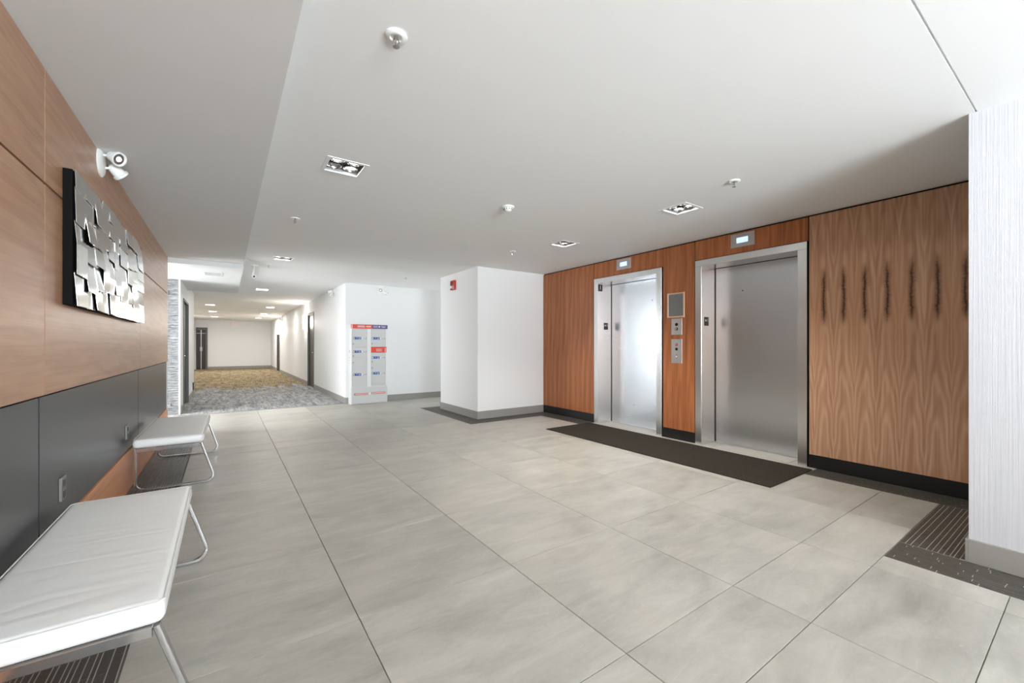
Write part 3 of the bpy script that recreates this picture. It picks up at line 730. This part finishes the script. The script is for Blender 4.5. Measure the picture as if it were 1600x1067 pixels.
def sprinkler(x, y, z, lab):
    d = thing('sprinkler', lab, 'sprinkler', (x, y, z), group='ceiling sprinklers')
    part('escutcheon', MB().lathe([(0.044, 0.0), (0.046, -0.004), (0.040, -0.009), (0.026, -0.010), (0.022, -0.004), (0.010, -0.003)], (0, 0, 0), (0, 0, 1), 32), M['porc'], d, True)
    part('frame_arms', MB().tube([(0, 0, -0.003), (0, 0, -0.014)], 0.009, 10).tube([(0.008, 0, -0.012), (0.013, 0, -0.028), (0.003, 0, -0.044)], 0.0026, 6).tube([(-0.008, 0, -0.012), (-0.013, 0, -0.028), (-0.003, 0, -0.044)], 0.0026, 6), M['chrome'], d, True)
    part('glass_bulb', MB().tube([(0, 0, -0.014), (0, 0, -0.040)], 0.0025, 8), M['greyplate'], d, True)
    part('deflector', MB().lathe([(0.013, -0.045), (0.014, -0.047), (0.004, -0.048)], (0, 0, 0), (0, 0, 1), 16), M['chrome'], d, True)
sprinkler(0.584, 1.69, ZC, 'large-looking ceiling sprinkler nearest the viewer'); sprinkler(3.276, 1.68, ZC, 'ceiling sprinkler at the right, before the right elevator')
sprinkler(0.582, 4.70, ZC, 'ceiling sprinkler beside the soffit edge, mid lobby'); sprinkler(3.238, 4.66, ZC, 'ceiling sprinkler before the left elevator')
sprinkler(2.78, 7.51, ZC2, 'ceiling sprinkler above the passage left of the column'); sprinkler(0.569, 7.62, ZC2, 'ceiling sprinkler beside the hanging camera')
d = thing('smoke_detector', 'round white smoke detector in the middle of the ceiling', 'smoke detector', (2.158, 3.181, ZC))
part('base', MB().lathe([(0.055, 0), (0.056, -0.012), (0.046, -0.016)], (0, 0, 0), (0, 0, 1), 32), M['porc'], d, True)
hd = part('sensor_head', MB().lathe([(0.042, -0.016), (0.038, -0.030), (0.024, -0.044), (0.012, -0.047)], (0, 0, 0), (0, 0, 1), 32), M['porc'], d, True)
vt = MB()
for k in range(10): vt.box(-0.004, 0.004, -0.0015, 0.0015, -0.036, -0.026, rot=None) if False else vt.tube([(0.0395*math.cos(k*PI/5), 0.0395*math.sin(k*PI/5), -0.021), (0.036*math.cos(k*PI/5), 0.036*math.sin(k*PI/5), -0.033)], 0.004, 6)
part('vents', vt, M['blackplastic'], hd)
d = thing('ceiling_camera', 'small white security camera hanging from a ceiling stem', 'camera', (0.385, 7.85, ZC2))
part('mount_plate', MB().lathe([(0.06, 0), (0.06, -0.008), (0.02, -0.012)], (0, 0, 0), (0, 0, 1), 24), M['porc'], d, True)
part('stem', MB().tube([(0, 0, -0.01), (0, 0, -0.14)], 0.022, 14), M['lockdoor'], d, True)
hd = part('camera_body', MB().tube([(0.0, 0.03, -0.155), (-0.004, -0.06, -0.185)], 0.032, 18), M['porc'], d, True)
part('camera_lens', MB().tube([(-0.004, -0.06, -0.185), (-0.0045, -0.066, -0.187)], 0.014, 14), M['blackplastic'], hd, True)
d = thing('soffit_grille', 'slim white linear vent in the soffit beyond the wood wall', 'vent', (-0.155, 8.20, ZS2))
f = MB()
for a, b, c, e in ((-0.125, 0.125, -0.20, -0.18), (-0.125, 0.125, 0.18, 0.20), (-0.125, -0.105, -0.18, 0.18), (0.105, 0.125, -0.18, 0.18)): f.box(a, b, c, e, -0.006, 0, 0.001, 1)
part('frame', f, M['trimwhite'], d)
for k in range(9): part('louvre', MB().box(-0.105, 0.105, -0.160+k*0.04-0.014, -0.160+k*0.04+0.010, -0.005, -0.001), M['lockdoor'], d)

# sconces
def sconce(y, lab):
    d = thing('wall_sconce', lab, 'wall light', (XC, y, 1.90), group='glowing corridor sconces')
    part('back_plate', MB().box(-0.012, 0, -0.05, 0.05, -0.13, 0.13, 0.003, 1), M['alu'], d)
    part('glass_shade', MB().lathe([(0.03, -0.20), (0.048, -0.195), (0.050, 0.195), (0.03, 0.20)], (-0.068, 0, 0), (0, 0, 1), 24), M['sconceglow'], d, True)
    for s in (-1, 1): part('bracket', MB().box(-0.03, -0.01, -0.012, 0.012, s*0.1-0.008, s*0.1+0.008), M['alu'], d)
    l = bpy.data.lights.new('sconce_light', 'POINT'); l.energy = 13; l.shadow_soft_size = 0.08; l.color = (1.0, 0.95, 0.87)
    o = bpy.data.objects.new('sconce_light', l); C.objects.link(o); o.parent = d; o.location = (-0.20, 0, 0)
sconce(13.85, 'glowing white sconce on the corridor wall beside the nearer dark door')
sconce(21.15, 'glowing white sconce on the corridor wall beside the farther dark door')

# exit sign, fire alarm, door stop
d = thing('exit_sign', 'faint white exit sign with red letters on the corridor end wall', 'sign', (0.44, 25.9, 2.31))
part('sign_box', MB().box(-0.17, 0.17, -0.05, 0, -0.13, 0.13, 0.004, 1), M['porc'], d)
text('letters', 'EXIT', 0.15, (0, -0.051, 0.03), (PI/2, 0, 0), M['exitglow'], d)
d = thing('fire_alarm', 'red fire alarm horn with strobe high on the white column', 'fire alarm', (XCOL, 6.70, 2.275))
part('housing', MB().box(-0.045, 0, -0.075, 0.075, -0.085, 0.085, 0.008, 2), M['red'], d, True)
part('horn_grille', MB().lathe([(0.036, 0), (0.036, 0.005), (0.028, 0.007)], (-0.045, 0.015, 0.035), (-1, 0, 0), 20), M['darkred'], d, True)
part('strobe_lens', MB().box(-0.062, -0.045, -0.005, 0.060, -0.055, -0.010, 0.006, 2), M['porc'], d, True)
part('letter_strip', MB().box(-0.047, -0.045, -0.065, -0.020, -0.070, -0.010), M['alu'], d)
d = thing('door_holder', 'small black magnetic door holder low on the corridor left wall', 'door holder', (-0.64, 12.6, 0.22))
part('base', MB().box(0, 0.02, -0.08, 0.08, -0.09, 0.09, 0.004, 1), M['blackplastic'], d)
part('magnet', MB().lathe([(0.035, 0), (0.035, 0.025)], (0.02, 0, 0), (1, 0, 0), 16), M['chrome'], d, True)

# ------------------------------------------------------------------ parcel locker
LX, LY, LZ = 2.088, 8.72, 1.63
d = thing('parcel_locker', 'tall pale grey parcel locker with red header and blue labelled doors', 'locker', (LX, LY, 0)); K = (0, 0, 0)
part('cabinet', MB().box(0, 0.74, 0.012, 0.225, 0.0, LZ, 0.004, 1), M['lockbody'], d)
st = MB()
for a, b in ((0, 0.020), (0.322, 0.396), (0.700, 0.74)): st.box(a, b, -0.004, 0.012, 0.345, 1.545, 0.002, 1)
part('stile', st, M['trimwhite'], d)
hp = part('header_panel', MB().box(0.0, 0.42, -0.006, 0.012, 1.548, LZ, 0.002, 1), M['lockred'], d, label='red header panel')
part('white_print', MB().box(0.012, 0.026, -0.0068, -0.006, 1.552, 1.622).box(0.125, 0.265, -0.0068, -0.006, 1.598, 1.606).box(0.125, 0.275, -0.0068, -0.006, 1.574, 1.586).box(0.295, 0.395, -0.0068, -0.006, 1.598, 1.604).box(0.295, 0.395, -0.0068, -0.006, 1.576, 1.588), M['porc'], hp)
hp = part('header_panel', MB().box(0.42, 0.74, -0.006, 0.012, 1.548, LZ, 0.002, 1), M['lockpurple'], d, label='purple header panel')
part('white_print', MB().box(0.445, 0.53, -0.0068, -0.006, 1.596, 1.602).box(0.445, 0.53, -0.0068, -0.006, 1.578, 1.584).lathe([(0.016, 0), (0.016, 0.0008)], (0.565, -0.006, 1.590), (0, -1, 0), 12).box(0.60, 0.70, -0.0068, -0.006, 1.598, 1.604).box(0.62, 0.69, -0.0068, -0.006, 1.576, 1.584), M['porc'], hp)
def zy(y): return 1.63-(y-20)/1167*1.63
for (x0, x1, doors) in ((0.022, 0.320, ((85, 355, 222, 305), (355, 505, 418, 478), (505, 920, 752, 577))), (0.398, 0.698, ((85, 350, 222, 300), (435, 600, 508, 570), (600, 910, 742, 660)))):
    for (t, b, lb, lk) in doors:
        dr = part('locker_door', MB().box(x0, x1, 0.0, 0.014, zy(b)+0.002, zy(t)-0.002, 0.0025, 1), M['lockdoor'], d)
        z = zy(lb)
        part('blue_label', MB().box(x0+0.020, x0+0.180, -0.0015, 0.0, z-0.024, z+0.024), M['lockblue'], dr)
        part('white_print', MB().box(x0+0.028, x0+0.045, -0.0022, -0.0015, z-0.016, z+0.016).box(x0+0.075, x0+0.110, -0.0022, -0.0015, z+0.002, z+0.008).box(x0+0.125, x0+0.165, -0.0022, -0.0015, z-0.012, z-0.006).box(x0+0.125, x0+0.170, -0.0022, -0.0015, z+0.004, z+0.010).box(x0+0.180, x0+0.205, -0.0015, 0.0, z-0.020, z+0.020), M['porc'], dr)
        part('door_number', MB().box(x0+0.215, x0+0.250, -0.001, 0.0, z-0.009, z-0.002).box(x0+0.268, x0+0.278, -0.001, 0.0, z-0.018, z+0.014), M['greyplate'], dr)
        part('lock', MB().lathe([(0.011, 0), (0.011, 0.006), (0.006, 0.008)], (x0+0.022, 0.0, zy(lk)), (0, -1, 0), 14), M['greyplate'], dr, True)
rb = part('red_band', MB().box(0.396, 0.715, -0.006, 0.012, zy(433), zy(352), 0.002, 1), M['lockred'], d, label='red panel with a mail slot')
part('slot_lip', MB().box(0.396, 0.72, -0.018, -0.006, zy(352)-0.008, zy(352)+0.002), M['lockred'], rb)
part('white_print', MB().box(0.50, 0.62, -0.0068, -0.006, zy(385)-0.004, zy(385)+0.006).box(0.50, 0.62, -0.0068, -0.006, zy(408)-0.006, zy(408)+0.004).box(0.683, 0.695, -0.0068, -0.006, zy(428), zy(365)), M['porc'], rb)
pl = part('plinth_panel', MB().box(0.012, 0.728, -0.002, 0.012, 0.012, 0.338, 0.003, 1), M['lockdoor'], d)
part('red_stripe', MB().box(0.060, 0.340, -0.0035, -0.002, 0.185, 0.225).box(0.400, 0.690, -0.0035, -0.002, 0.190, 0.230), M['pinkred'], pl)
part('white_print', MB().box(0.080, 0.330, -0.0042, -0.0035, 0.200, 0.211).box(0.410, 0.680, -0.0042, -0.0035, 0.205, 0.216).lathe([(0.026, 0), (0.026, 0.001)], (0.370, -0.002, 0.207), (0, -1, 0), 16), M['porc'], pl)
part('side_sticker', MB().lathe([(0.036, 0), (0.036, 0.001)], (0.0, 0.12, 1.08), (-1, 0, 0), 20), M['palepink'], d)
part('side_marks', MB().box(-0.001, 0, 0.07, 0.17, 0.84, 0.845).box(-0.001, 0, 0.07, 0.17, 0.89, 0.895).box(-0.001, 0, 0.07, 0.17, 0.95, 0.955), M['greyplate'], d)
